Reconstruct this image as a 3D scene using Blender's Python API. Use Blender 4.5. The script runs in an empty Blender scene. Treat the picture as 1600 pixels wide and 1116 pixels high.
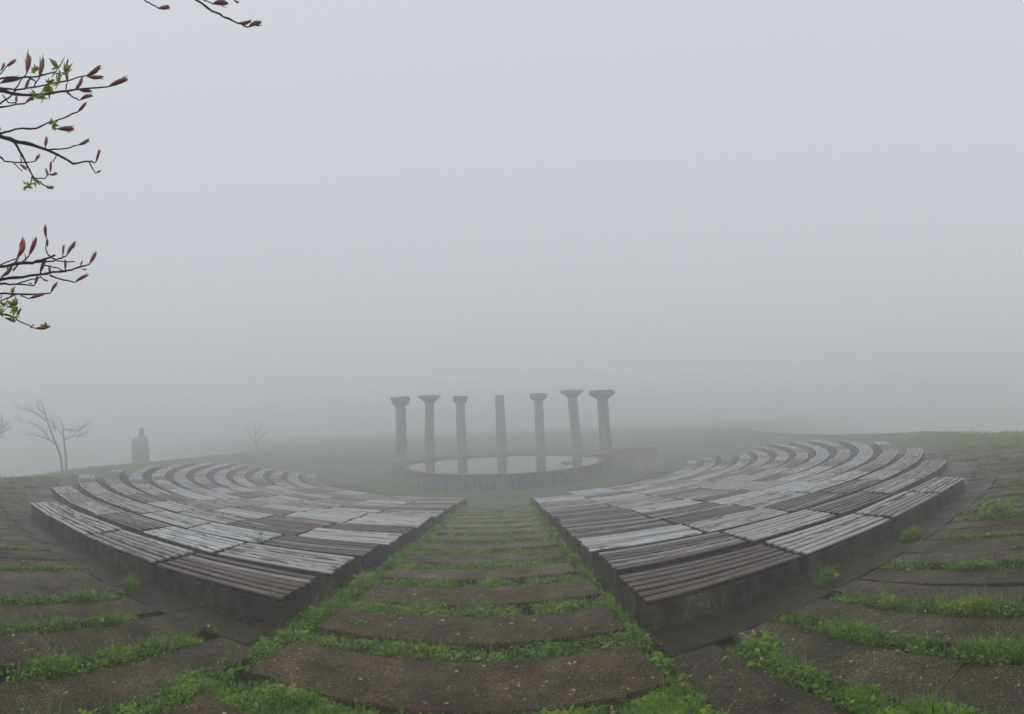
import bpy, math, random
import numpy as np
from mathutils import Vector, Matrix, noise

random.seed(7)
rng = np.random.default_rng(11)
scene = bpy.context.scene
col = scene.collection
R = math.radians

# ------------------------------------------------------------------ camera
# a stitched cylindrical panorama: 681 px per radian on a 1600 px frame
F, CX, CY, ROLL, EYE = 681.0, 781.0, 661.7, 0.0394, 1.778
cam_data = bpy.data.cameras.new('camera')
cam_data.type = 'PANO'
cam_data.panorama_type = 'CENTRAL_CYLINDRICAL'
cam_data.central_cylindrical_radius = 1.0
cam_data.central_cylindrical_range_u_min = (0 - CX) / F
cam_data.central_cylindrical_range_u_max = (1600 - CX) / F
cam_data.central_cylindrical_range_v_min = (CY - 1116) / F
cam_data.central_cylindrical_range_v_max = CY / F
cam_data.clip_start = 0.05
cam_data.clip_end = 1000
cam = bpy.data.objects.new('camera', cam_data)
col.objects.link(cam)
cam.matrix_world = Matrix.Translation((0, 0, EYE)) @ Matrix.Rotation(R(90), 4, 'X') @ Matrix.Rotation(-ROLL, 4, 'Z')
scene.camera = cam

# ------------------------------------------------------------------ sky and sun
world = bpy.data.worlds.new('World'); scene.world = world
world.use_nodes = True
wn, wl = world.node_tree.nodes, world.node_tree.links
wn.clear()
w_out = wn.new('ShaderNodeOutputWorld'); w_bg = wn.new('ShaderNodeBackground')
sky = wn.new('ShaderNodeTexSky'); sky.sky_type = 'NISHITA'; sky.sun_disc = False
SUN_EL, SUN_ROT = R(58), R(205)
sky.sun_elevation = SUN_EL; sky.sun_rotation = SUN_ROT; sky.dust_density = 6; sky.air_density = 1.5
desat = wn.new('ShaderNodeHueSaturation'); desat.inputs['Saturation'].default_value = 0.12
tc = wn.new('ShaderNodeTexCoord'); sep = wn.new('ShaderNodeSeparateXYZ')
ramp = wn.new('ShaderNodeMapRange')          # overcast: the zenith brighter than the horizon
ramp.inputs['From Min'].default_value = 0.0; ramp.inputs['From Max'].default_value = 1.0
ramp.inputs['To Min'].default_value = 5.9; ramp.inputs['To Max'].default_value = 8.25
tint = wn.new('ShaderNodeMix'); tint.data_type = 'RGBA'; tint.blend_type = 'MULTIPLY'; tint.inputs[0].default_value = 1
tint.inputs[7].default_value = (0.955, 0.985, 1.06, 1)
mixw = wn.new('ShaderNodeMix'); mixw.data_type = 'RGBA'; mixw.inputs[0].default_value = 0.9
wl.new(tc.outputs['Generated'], sep.inputs[0]); wl.new(sep.outputs['Z'], ramp.inputs['Value'])
wl.new(ramp.outputs[0], tint.inputs[6])
wl.new(sky.outputs[0], desat.inputs['Color'])
wl.new(desat.outputs[0], mixw.inputs[6]); wl.new(tint.outputs[2], mixw.inputs[7])
wl.new(mixw.outputs[2], w_bg.inputs['Color']); w_bg.inputs['Strength'].default_value = 0.1
wl.new(w_bg.outputs[0], w_out.inputs['Surface'])

sun_data = bpy.data.lights.new('sun', 'SUN')
sun_data.energy = 0.5; sun_data.angle = R(40); sun_data.color = (1, 0.97, 0.93)
sun = bpy.data.objects.new('sun', sun_data); col.objects.link(sun)
sun.rotation_euler = (R(90) - SUN_EL, 0, R(180) - SUN_ROT)

scene.view_settings.view_transform = 'Standard'
scene.view_settings.look = 'None'
scene.view_settings.exposure = 0.0
scene.view_settings.gamma = 1.0
scene.view_settings.use_curve_mapping = False
scene.render.engine = 'CYCLES'
cy = scene.cycles
cy.use_denoising = True
try: cy.denoising_prefilter = 'FAST'
except Exception: pass
cy.max_bounces = 10; cy.diffuse_bounces = 3; cy.glossy_bounces = 3; cy.transmission_bounces = 4
cy.volume_bounces = 7; cy.transparent_max_bounces = 6
cy.sample_clamp_indirect = 6

# ------------------------------------------------------------------ helpers
D, R1, DS, BW, RISE, BH = 33.14, 29.69, 1.17, 0.71, 0.13, 0.238   # stage centre, back row radius, row pitch, bench depth, fall per row, height
AISLE = -0.0146

def pol(r, p, z=0.0):
    return Vector((r * math.sin(p), D - r * math.cos(p), z))

def ray(u, v):
    th = (u - CX) / F; y3 = (CY - v) / F
    x3, f3 = math.sin(th), math.cos(th)
    c, s = math.cos(ROLL), math.sin(ROLL)
    return Vector((x3 * c + y3 * s, f3, -x3 * s + y3 * c))

def at(u, v, d):
    """world point seen at photo pixel (u, v), d metres away horizontally"""
    q = ray(u, v)
    return q * (d / math.hypot(q.x, q.y)) + Vector((0, 0, EYE))

def smooth(a, b, x):
    t = max(0.0, min(1.0, (x - a) / (b - a))); return t * t * (3 - 2 * t)

def floor_z(r):
    """height of the bowl's floor at radius r round the stage"""
    if r > R1: return 0.14 * (min(r, 36) - R1)
    z = 0.111 * (r - R1)
    t = smooth(10.0, 14.5, r)
    return z * t + (-2.07) * (1 - t)

def side_drop(r, p):
    """the ground levels out and then falls away at both sides of the bowl"""
    s_ = smooth(.20, .42, abs(p))
    if p > 0: return s_ * .14 * max(0.0, min(r, 36) - 31.0)
    r0 = 30.6 - 3.8 * smooth(.55, .85, -p)
    return s_ * (.14 * max(0.0, min(r, 36) - r0) + .075 * max(0.0, r - r0))

def ground_z(x, y):
    dx, dy = x, D - y
    r = math.hypot(dx, dy); p = math.atan2(dx, dy)
    z = floor_z(r) - 0.075
    if r > R1: z = 0.14 * (min(r, 36) - R1) - 0.075
    left = smooth(0.28, 0.5, -p) * (1 - smooth(2.0, 2.5, -p))
    right = smooth(0.28, 0.5, p) * (1 - smooth(1.9, 2.6, p))
    side = left + right
    # the sides bend over a crest and drop into the fog
    z -= side_drop(r, p) * (1 - smooth(1.9, 2.4, abs(p)))
    z -= left * (0.30 * max(0, r - 33.2))
    z -= 0.24 * max(0, x - 27.5) * smooth(.28, .5, p)
    far = smooth(1.75, 2.3, abs(p))
    if far:
        lvl = -1.22 if r < 18 else max(-1.22, 0.111 * (r - R1) - .075)
        if r > 27: lvl = 0.111 * (27 - R1) - .075 + .35 * (1 - math.exp(-(r - 27) / 9))
        z = z * (1 - far) + far * (lvl if r > 9 else z)
    if r > 31.5 or r < 13 or abs(p) > 1.4:
        w = smooth(31.5, 34, r) if r > 31.5 else 0.5
        z += w * (noise.noise(Vector((x * .35, y * .35, 3))) * .20 + noise.noise(Vector((x * 1.3, y * 1.3, 9))) * .07)
    return max(z, -11.0)

def tag(o, label=None, cat=None, group=None, kind=None):
    if label: o['label'] = label
    if cat: o['category'] = cat
    if group: o['group'] = group
    if kind: o['kind'] = kind
    return o

def link(name, mesh, parent=None):
    o = bpy.data.objects.new(name, mesh); col.objects.link(o)
    if parent is not None: o.parent = parent
    return o

def empty(name, loc=(0, 0, 0), rz=0.0, parent=None):
    o = bpy.data.objects.new(name, None); col.objects.link(o)
    o.location = loc; o.rotation_euler = (0, 0, rz); o.empty_display_size = .2
    if parent is not None: o.parent = parent
    return o

class MB:
    def __init__(s): s.v, s.f = [], []
    def add(s, vs, fs):
        b = len(s.v); s.v += [tuple(q) for q in vs]; s.f += [tuple(i + b for i in f) for f in fs]; return s
    def loft(s, rings, cap=True, closed=True):
        n = len(rings[0]); b = len(s.v)
        for rg in rings: s.v += [tuple(q) for q in rg]
        for i in range(len(rings) - 1):
            for j in range(n if closed else n - 1):
                k = (j + 1) % n
                s.f.append((b + i * n + j, b + i * n + k, b + (i + 1) * n + k, b + (i + 1) * n + j))
        if cap:
            s.f.append(tuple(b + j for j in reversed(range(n))))
            s.f.append(tuple(b + (len(rings) - 1) * n + j for j in range(n)))
        return s
    def tube(s, pts, rad, n=6):
        pts = [Vector(q) for q in pts]
        if not isinstance(rad, (list, tuple)): rad = [rad] * len(pts)
        rings = []; prev = None
        for i, q in enumerate(pts):
            t = (pts[min(i + 1, len(pts) - 1)] - pts[max(i - 1, 0)])
            t = t.normalized() if t.length > 1e-9 else Vector((0, 0, 1))
            a = prev if prev is not None else (Vector((0, 0, 1)) if abs(t.z) < .9 else Vector((1, 0, 0)))
            u = (a - t * a.dot(t)).normalized(); prev = u
            w = t.cross(u)
            rings.append([q + (u * math.cos(2 * math.pi * j / n) + w * math.sin(2 * math.pi * j / n)) * rad[i] for j in range(n)])
        return s.loft(rings)
    def mesh(s, name, mat=None, smooth_=False):
        m = bpy.data.meshes.new(name); m.from_pydata(s.v, [], s.f); m.validate(); m.update()
        if mat is not None: m.materials.append(mat)
        if smooth_: m.polygons.foreach_set('use_smooth', [True] * len(m.polygons))
        return m
    def obj(s, name, mat=None, parent=None, smooth_=False):
        return link(name, s.mesh(name, mat, smooth_), parent)

# ------------------------------------------------------------------ materials
class NT:
    """tiny node helper"""
    def __init__(s, name):
        s.m = bpy.data.materials.new(name); s.m.use_nodes = True
        s.n, s.l = s.m.node_tree.nodes, s.m.node_tree.links
        s.b = s.n['Principled BSDF']
    def tex(s, space='Object', scale=(1, 1, 1)):
        t = s.n.new('ShaderNodeTexCoord'); mp = s.n.new('ShaderNodeMapping'); mp.inputs['Scale'].default_value = scale
        s.l.new(t.outputs[space], mp.inputs['Vector']); return mp.outputs[0]
    def world(s, scale=(1, 1, 1)):
        g = s.n.new('ShaderNodeNewGeometry'); mp = s.n.new('ShaderNodeMapping'); mp.inputs['Scale'].default_value = scale
        s.l.new(g.outputs['Position'], mp.inputs['Vector']); return mp.outputs[0]
    def noise(s, vec, scale, detail=6, rough=.6, dist=0.0):
        t = s.n.new('ShaderNodeTexNoise'); t.inputs['Scale'].default_value = scale; t.inputs['Detail'].default_value = detail
        t.inputs['Roughness'].default_value = rough; t.inputs['Distortion'].default_value = dist
        s.l.new(vec, t.inputs['Vector']); return t.outputs['Fac']
    def voro(s, vec, scale, feat='F1'):
        t = s.n.new('ShaderNodeTexVoronoi'); t.feature = feat; t.inputs['Scale'].default_value = scale
        s.l.new(vec, t.inputs['Vector']); return t
    def ramp(s, fac, stops):
        t = s.n.new('ShaderNodeValToRGB'); e = t.color_ramp.elements
        while len(e) < len(stops): e.new(.5)
        for k, (p, c) in enumerate(stops):
            e[k].position = p; e[k].color = (c if isinstance(c, tuple) else (c, c, c)) + (1,)
        s.l.new(fac, t.inputs['Fac']); return t.outputs['Color']
    def mix(s, fac, a, b, mode='MIX'):
        t = s.n.new('ShaderNodeMix'); t.data_type = 'RGBA'; t.blend_type = mode
        for k, q in ((0, fac), (6, a), (7, b)):
            if isinstance(q, (int, float)): t.inputs[k].default_value = q
            elif isinstance(q, tuple): t.inputs[k].default_value = q + (1,)
            else: s.l.new(q, t.inputs[k])
        return t.outputs[2]
    def math(s, op, a, b):
        t = s.n.new('ShaderNodeMath'); t.operation = op
        for k, q in enumerate((a, b)):
            if isinstance(q, (int, float)): t.inputs[k].default_value = q
            else: s.l.new(q, t.inputs[k])
        return t.outputs[0]
    def rnd(s):
        return s.n.new('ShaderNodeObjectInfo').outputs['Random']
    def bump(s, h, strength=.5, dist=.01):
        t = s.n.new('ShaderNodeBump'); t.inputs['Strength'].default_value = strength; t.inputs['Distance'].default_value = dist
        s.l.new(h, t.inputs['Height']); s.l.new(t.outputs[0], s.b.inputs['Normal'])
    def set(s, color=None, rough=None, spec=.5):
        for k, q in (('Base Color', color), ('Roughness', rough)):
            if q is None: continue
            if isinstance(q, (int, float)): s.b.inputs[k].default_value = q
            elif isinstance(q, tuple): s.b.inputs[k].default_value = q + (1,)
            else: s.l.new(q, s.b.inputs[k])
        s.b.inputs['Specular IOR Level'].default_value = spec
        return s.m

def concrete(name, lo, hi, moss=0.0, wet=(.3, .65), specks=.6, streak=False):
    n = NT(name); v = n.world()
    big = n.noise(v, .9, 5, .6); mid = n.noise(v, 7, 7, .7); fine = n.noise(v, 70, 4, .75)
    c = n.ramp(n.math('ADD', n.math('MULTIPLY', big, .42), n.math('MULTIPLY', mid, .58)), [(.38, lo), (.62, hi)])
    c = n.mix(1.0, c, n.ramp(fine, [(.33, .10), (.48, .75), (.68, 3.0)]), 'MULTIPLY')
    for sc_, thr, amt in ((34, .84, 1.0), (85, .70, .8)):     # pale aggregate showing in the worn face
        vo = n.voro(v, sc_)
        pick = n.ramp(vo.outputs['Color'], [(thr, 0.0), (thr + .03, 1.0)])
        near = n.ramp(vo.outputs['Distance'], [(.25, 1.0), (.42, 0.0)])
        sp = n.math('MULTIPLY', n.math('MULTIPLY', pick, near), specks * amt)
        c = n.mix(sp, c, (.44, .38, .30))
    dark = n.ramp(n.noise(v, 26, 5, .75), [(.38, 1.0), (.45, 0.0)])
    c = n.mix(n.math('MULTIPLY', dark, .75), c, (.012, .010, .008))
    blot = n.ramp(n.noise(v, 2.6, 6, .65, .5), [(.46, 0.0), (.62, 1.0)])
    c = n.mix(n.math('MULTIPLY', blot, .6), c, tuple(q * .45 for q in lo))
    if streak:
        st = n.noise(n.world((3.2, 3.2, .35)), 2.0, 5, .6)
        c = n.mix(n.math('MULTIPLY', n.ramp(st, [(.45, 0.0), (.62, 1.0)]), .75), c, tuple(q * .4 for q in lo))
    if moss:
        ms = n.ramp(n.noise(v, 2.3, 7, .7), [(.48, 0.0), (.66, 1.0)])
        c = n.mix(n.math('MULTIPLY', ms, moss), c, (.026, .032, .008))
    c = n.mix(1.0, c, n.ramp(n.rnd(), [(0, .75), (1, 1.15)]), 'MULTIPLY')
    r = n.ramp(n.noise(v, 1.6, 5, .6), [(.35, wet[0]), (.65, wet[1])])
    n.bump(n.math('ADD', n.math('MULTIPLY', fine, .6), n.math('MULTIPLY', n.noise(v, 28, 6, .75), .9)), .7, .014)
    return n.set(c, r, .22)

M = {}
M['slab'] = concrete('wet_concrete_slab', (.027, .019, .008), (.092, .067, .033), .25, (.42, .8), .85)
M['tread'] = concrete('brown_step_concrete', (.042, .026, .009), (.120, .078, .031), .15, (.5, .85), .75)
M['wet'] = concrete('wet_walkway_concrete', (.017, .012, .006), (.048, .036, .019), .25, (.25, .65), .35)
M['gap'] = concrete('shade_darkened_terrace', (.008, .007, .004), (.026, .022, .014), .5, (.7, .95), .1)  # terrace floor colour darkened to stand in for shade between the rows
M['tread_mid'] = concrete('mid_step_concrete', (.055, .042, .024), (.125, .098, .060), .2, (.5, .85), .5)  # middle tone, for steps between the brown and the pale ones
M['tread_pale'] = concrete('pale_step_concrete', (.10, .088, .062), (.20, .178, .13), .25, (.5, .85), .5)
M['base'] = concrete('bench_base_concrete', (.026, .021, .012), (.105, .088, .060), .3, (.55, .85), .4, True)
M['stone'] = concrete('column_concrete', (.19, .183, .172), (.235, .227, .214), .05, (.6, .9), .05, False)
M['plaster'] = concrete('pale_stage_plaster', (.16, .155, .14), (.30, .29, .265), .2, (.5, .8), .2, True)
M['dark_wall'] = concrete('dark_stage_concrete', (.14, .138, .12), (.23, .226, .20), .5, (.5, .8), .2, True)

def slat_mat(name, paint, wood, cover):
    n = NT(name); v = n.tex('Object', (1, 1, 1))
    off = n.n.new('ShaderNodeVectorMath'); off.operation = 'ADD'
    cmb = n.n.new('ShaderNodeCombineXYZ'); rn = n.rnd()
    n.l.new(n.math('MULTIPLY', rn, 37.0), cmb.inputs[0]); n.l.new(n.math('MULTIPLY', rn, 91.0), cmb.inputs[1])
    n.l.new(v, off.inputs[0]); n.l.new(cmb.outputs[0], off.inputs[1]); v = off.outputs[0]
    def stretch(sc):
        mp = n.n.new('ShaderNodeMapping'); mp.inputs['Scale'].default_value = sc; n.l.new(v, mp.inputs['Vector']); return mp.outputs[0]
    grain = n.noise(stretch((2.2, 60, 60)), 1.0, 5, .65)
    wear = n.noise(stretch((2.6, 14, 14)), 1.0, 6, .66, .3)
    flake = n.noise(stretch((9, 45, 45)), 1.0, 5, .7)
    wc = n.ramp(grain, [(.28, tuple(q * .45 for q in wood)), (.7, tuple(q * 1.25 for q in wood))])
    pc = n.mix(1.0, paint, n.ramp(flake, [(.3, .68), (.65, 1.0)]), 'MULTIPLY')
    m = n.math('ADD', n.math('MULTIPLY', wear, .65), n.math('MULTIPLY', flake, .35))
    m = n.math('ADD', m, n.math('MULTIPLY', n.math('SUBTRACT', rn, .5), .16))
    fac = n.ramp(m, [(cover - .045, 0.0), (cover + .045, 1.0)])
    c = n.mix(fac, pc, wc)
    c = n.mix(1.0, c, n.ramp(rn, [(0, .80), (1, 1.15)]), 'MULTIPLY')
    n.bump(n.math('ADD', n.math('MULTIPLY', grain, .6), n.math('MULTIPLY', fac, -.25)), .5, .006)
    r = n.ramp(wear, [(.35, .28), (.65, .6)])
    return n.set(c, r, .5)
WOOD = (.075, .056, .043)
M['s_white'] = slat_mat('pale_painted_slat', (.52, .54, .53), WOOD, .61)
M['s_worn'] = slat_mat('flaking_painted_slat', (.44, .435, .405), WOOD, .555)
M['s_grey'] = slat_mat('greyed_painted_slat', (.27, .25, .215), WOOD, .57)
M['s_brown'] = slat_mat('bare_brown_slat', (.19, .155, .125), (.080, .056, .041), .37)

n = NT('soil_and_turf'); v = n.world()
a = n.noise(v, .5, 6, .6); b = n.noise(v, 7, 6, .7)
gcol = n.ramp(n.math('ADD', n.math('MULTIPLY', a, .55), n.math('MULTIPLY', b, .45)), [(.34, (.040, .060, .012)), (.5, (.085, .115, .026)), (.66, (.15, .15, .045))])
sep_ = n.n.new('ShaderNodeSeparateXYZ'); n.l.new(n.world(), sep_.inputs[0])
dx = n.math('MULTIPLY', sep_.outputs[0], sep_.outputs[0]); dyy = n.math('SUBTRACT', sep_.outputs[1], D); dy2 = n.math('MULTIPLY', dyy, dyy)
rr = n.math('SQRT', n.math('ADD', dx, dy2), 0)
inner = n.math('LESS_THAN', rr, 33.0); outer_bowl = n.math('GREATER_THAN', rr, 13.4); front = n.math('MAXIMUM', n.math('MULTIPLY', n.math('LESS_THAN', sep_.outputs[1], 4.2), n.math('LESS_THAN', n.math('ABSOLUTE', sep_.outputs[0], 0), 9.0)), n.math('MULTIPLY', n.math('LESS_THAN', n.math('ABSOLUTE', sep_.outputs[0], 0), 2.4), n.math('LESS_THAN', sep_.outputs[1], 21.0)))
soilm = n.math('MULTIPLY', n.math('MULTIPLY', inner, outer_bowl), front)
soil = n.ramp(b, [(.35, (.016, .012, .008)), (.65, (.040, .032, .020))])
n.bump(n.math('ADD', n.noise(v, 30, 5, .7), n.math('MULTIPLY', a, .5)), .8, .06)
M['ground'] = n.set(n.mix(soilm, gcol, soil), .85, .25)

def green(name, stops, rough=.5, trans=.3):
    n = NT(name)
    at_ = n.n.new('ShaderNodeAttribute'); at_.attribute_name = 'var'
    c = n.ramp(at_.outputs['Fac'], stops)
    n.set(c, rough, .35)
    tr = n.n.new('ShaderNodeBsdfTranslucent'); n.l.new(c, tr.inputs['Color'])
    mx = n.n.new('ShaderNodeMixShader'); mx.inputs[0].default_value = trans
    out = n.n['Material Output']
    n.l.new(n.b.outputs[0], mx.inputs[1]); n.l.new(tr.outputs[0], mx.inputs[2]); n.l.new(mx.outputs[0], out.inputs['Surface'])
    return n.m
M['grass'] = green('wet_green_grass', [(0, (.026, .070, .001)), (.45, (.090, .215, .002)), (.8, (.20, .36, .004)), (1, (.36, .31, .09))])
M['bud_leaf'] = green('young_leaf_green', [(0, (.16, .24, .015)), (1, (.40, .48, .05))], .5, .5)

n = NT('bark'); v = n.world()
M['bark'] = n.set(n.ramp(n.noise(v, 40, 5, .7), [(.3, (.018, .014, .014)), (.7, (.055, .045, .043))]), .7, .3)
n.bump(n.noise(v, 90, 4, .7), .5, .004)
n = NT('bud_scales'); t_ = n.n.new('ShaderNodeTexCoord'); s_ = n.n.new('ShaderNodeSeparateXYZ'); n.l.new(t_.outputs['Generated'], s_.inputs[0])
nz = n.noise(n.tex('Object'), 160, 3, .6)
ln = n.math('ADD', s_.outputs[2], n.math('MULTIPLY', n.math('SUBTRACT', nz, .5), .35))
gt = n.math('ADD', n.math('MULTIPLY', n.rnd(), .55), .55)
redc = n.ramp(s_.outputs[2], [(0, (.07, .025, .02)), (.3, (.25, .050, .050)), (.8, (.34, .10, .09))])
isg = n.math('GREATER_THAN', ln, gt)
M['bud'] = n.set(n.mix(isg, redc, (.12, .17, .035)), .5, .4)

n = NT('still_water'); v = n.world()
n.bump(n.noise(v, 1.2, 3, .5), .03, .02)
M['water'] = n.set((.055, .058, .058), .03, .9)
n = NT('statue_stone'); v = n.world()
M['statue'] = n.set(n.ramp(n.noise(v, 3, 6, .6), [(.3, (.20, .19, .18)), (.7, (.30, .29, .275))]), .85, .3)

# ------------------------------------------------------------------ ground
def build_ground():
    rs = [0, 4, 8, 9, 10, 11, 12, 13, 14, 15.5, 17, 19, 21, 23, 25, 27, 28.5, 29.4, 30, 30.5, 31, 31.5]
    r = 32.0
    while r < 44: rs.append(r); r += .5
    while r < 225: rs.append(r); r *= 1.075
    n = 288
    mb = MB()
    mb.v.append((0, D, ground_z(0, D)))
    for r in rs[1:]:
        for j in range(n):
            p = 2 * math.pi * j / n
            q = pol(r, p); mb.v.append((q.x, q.y, ground_z(q.x, q.y)))
    for j in range(n): mb.f.append((0, 1 + j, 1 + (j + 1) % n))
    for i in range(len(rs) - 2):
        for j in range(n):
            k = (j + 1) % n
            mb.f.append((1 + i * n + j, 1 + (i + 1) * n + j, 1 + (i + 1) * n + k, 1 + i * n + k))
    o = mb.obj('ground', M['ground'], None, True); tag(o, kind='structure')
    return o
ground = build_ground()

# ------------------------------------------------------------------ slabs
def slab_grid(pt, nu, nv, thick, bev=.012, jit=.008, seed=0):
    """pt(u,v)->Vector of the top face, u,v in 0..1; worn, slightly uneven block"""
    rs = random.Random(seed)
    us = [0] + [(i + .0) / nu for i in range(1, nu)] + [1]; vs = [j / nv for j in range(nv + 1)]
    c = pt(.5, .5); mb = MB(); top = []; N = nu + 1; K = nv + 1
    ox = rs.random() * 50
    for v in vs:
        for u in us:
            q = pt(u, v); edge = (u in (0, 1)) or (v in (0, 1))
            z = noise.noise(Vector((q.x * 2.5 + ox, q.y * 2.5, 0))) * .006
            if edge:
                q = q + Vector((noise.noise(Vector((q.x * 13 + ox, q.y * 13, 1))), noise.noise(Vector((q.x * 13, q.y * 13 + ox, 5))), 0)) * jit * 1.6
                z -= bev * .35
                d = (c - q); d.z = 0
            top.append(Vector((q.x, q.y, q.z + z)))
    mb.v = [tuple(q) for q in top]
    for j in range(nv):
        for i in range(nu):
            a = j * N + i; mb.f.append((a, a + 1, a + N + 1, a + N))
    loop = [i for i in range(N)] + [j * N + nu for j in range(1, K)] + [nv * N + i for i in range(nu - 1, -1, -1)] + [j * N for j in range(nv - 1, 0, -1)]
    prev = loop
    for dz, grow in ((-bev, bev * .8), (-thick, bev * .2)):
        b = len(mb.v)
        for i in loop:
            q = top[i]; d = q - c; d.z = 0; L = max(abs(d.x), abs(d.y), .01)
            w = d.normalized() * grow
            nn = noise.noise(q * 9 + Vector((ox, 0, dz * 40))) * jit * .8
            mb.v.append((q.x + w.x * (1 + nn), q.y + w.y, q.z + dz))
        cur = list(range(b, b + len(loop)))
        for k in range(len(loop)):
            k2 = (k + 1) % len(loop)
            mb.f.append((prev[k], cur[k], cur[k2], prev[k2]))
        prev = cur
    mb.f.append(tuple(prev))
    return mb

def polar_slab(name, r0, r1, p0, p1, zf, thick, mat, parent, seed, nu=8, nv=4, jit=.008, tilt=0.0, bev=.012):
    rs = random.Random(seed); ta, tb = rs.uniform(-1, 1) * tilt, rs.uniform(-1, 1) * tilt
    def pt(u, v):
        r = r0 + (r1 - r0) * v; p = p0 + (p1 - p0) * u
        q = pol(r, p); q.z = zf(r) + ta * (u - .5) + tb * (v - .5); return q
    mb = slab_grid(pt, nu, nv, thick, bev, jit, seed)
    o = mb.obj(name, mat, parent, False)
    for pl in o.data.polygons: pl.use_smooth = False
    return o

def half_gap(r): return (1.37 + .0061 * r) / r

# steps of the aisle
stairway = empty('stepped_path', pol(R1, AISLE, 0)); tag(stairway, 'aisle of broad low concrete steps with grass growing between them', 'steps', kind='structure')
inv = stairway.location
TREADS = []
for j in range(-1, 16):
    d0 = 2.44 + 1.06 * j + random.uniform(-.03, .03); dep = .64 if j >= 0 else .60
    if j == 14: dep = 1.0
    r1_ = D - d0; r0_ = r1_ - dep
    hw = (1.32 if j < 3 else 1.27) / (D - d0) * (1 if r1_ > 28 else (half_gap(r1_) * r1_ - .26) / 1.27)
    sh = random.uniform(-.0012, .0012) + (.0034 if r1_ > 28 else .002)
    TREADS.append((r0_, r1_, AISLE - hw + sh, AISLE + hw + sh))
def tread_z(r): return floor_z(r) + .03
for k, (r0_, r1_, pa, pb) in enumerate(TREADS):
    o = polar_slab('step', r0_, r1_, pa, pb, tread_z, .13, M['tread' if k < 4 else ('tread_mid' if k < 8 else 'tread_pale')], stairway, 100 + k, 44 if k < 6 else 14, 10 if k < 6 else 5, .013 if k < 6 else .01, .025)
    o.matrix_parent_inverse = Matrix.Translation(-inv)
    if k == 1:
        o2 = polar_slab('step_ledge', r0_ - .16, r0_ + .05, pa + .006, pb - .003, lambda r: floor_z(r) - .012, .1, M['tread'], stairway, 177, 18, 2, .012)
        o2.matrix_parent_inverse = Matrix.Translation(-inv)

# walkways behind every row of benches
walkway = empty('terrace_floor', (0, 0, 0)); tag(walkway, 'wet concrete terraces between the curved rows of benches', 'terrace', kind='structure')
END_R = [.300, .452, .66, .92, 1.09, 1.23, 1.30, 1.36, 1.34, 1.30, 1.28, 1.27, 1.26, 1.25]
END_L = [.312, .470, .71, .88, 1.08, 1.24, 1.34, 1.38, 1.36, 1.32, 1.30, 1.28, 1.26, 1.25]
for k in range(14):
    rk = R1 - DS * k; zk = -RISE * k
    ra, rb = rk - .33, rk + (.55 if k == 0 else DS - .36)
    for sd in (-1, 1):
        start = half_gap(rk) * 1.01; pe = (END_R if sd > 0 else END_L)[max(k, 0)] + (.05 if k == 0 else .04)
        L = 1.15 if k == 0 else 2.35
        p = start; q = 0
        while p < pe:
            p2 = min(pe + .01, p + L / rk * random.uniform(.8, 1.15))
            a_, b_ = AISLE + sd * p, AISLE + sd * (p2 - .012 / rk)
            if sd < 0: a_, b_ = b_, a_
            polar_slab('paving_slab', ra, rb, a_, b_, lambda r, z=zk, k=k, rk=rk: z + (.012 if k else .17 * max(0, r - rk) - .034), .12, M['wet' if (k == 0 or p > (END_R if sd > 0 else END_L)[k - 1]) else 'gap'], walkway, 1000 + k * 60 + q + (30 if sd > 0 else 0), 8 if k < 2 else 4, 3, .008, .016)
            p = p2; q += 1

# radial slabs round the back
pavement = empty('pavement', (0, 0, 0)); tag(pavement, 'ring of long radial concrete slabs with grass in the joints', 'pavement', kind='structure')
JR = [1.58, 2.17, 2.73, 3.20, 3.68, 4.17, 4.70, 5.20, 5.75]; GR = [1, 1, 1, 0, 1, 0, 1, 0, 1]
JL = [-2.40, -3.04, -3.65, -4.20, -4.77, -5.30, -5.86, -6.36]; GL = [1, 1, 1, 0, 1, 0, 1, 0]
while JR[-1] < 24: JR.append(JR[-1] + random.uniform(.50, .60)); GR.append(random.choice([1, 0, 1]))
while JL[-1] > -24: JL.append(JL[-1] - random.uniform(.50, .60)); GL.append(random.choice([1, 0, 1]))
GRASS_STRIPS = []     # (r0,r1,p0,p1,density,height)
def inner_r(p, sd):
    e = END_R if sd > 0 else END_L
    q = abs(p - AISLE)
    if q < e[0] + .045: return 30.27
    if q < e[1] + .05: return 29.45
    return 28.25
sid = 5000
for sd, js, gs, first in ((1, JR, GR, 1.06), (-1, JL, GL, -1.86)):
    x0 = first
    for x, g in zip(js, gs):
        p = x / 30.7
        gap = random.uniform(.13, .19) if g else random.uniform(.015, .03)
        xa, xb = x0, x - sd * gap * .5
        if abs(p) > (.70 if sd < 0 else .66): break
        pa, pb = sorted((xa / 30.7, xb / 30.7))
        ri = inner_r((pa + pb) / 2, sd) + random.uniform(-.03, .05)
        ro = 32.75 + random.uniform(-.05, .15)
        nearby = abs(x) < 7
        cut = random.uniform(ri + 1.2, ro - .5) if random.random() < .45 else None
        for (ra, rb) in ([(ri, ro)] if cut is None else [(ri, cut - .012), (cut + .012, ro)]):
            sid += 1
            polar_slab('paving_slab', ra, rb, pa, pb, lambda r, p=(pa + pb) / 2: floor_z(r) - side_drop(r, p) - .008, .12, M['slab'], pavement, sid, 4, 14 if nearby else 5, .012, .02)
        if g:
            GRASS_STRIPS.append((ri + random.uniform(-.03, .22), ro, (x - gap * .55) / 30.7, (x + gap * .55) / 30.7, random.uniform(.6, 1.0), .085))
        x0 = x + sd * gap * .5
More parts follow.
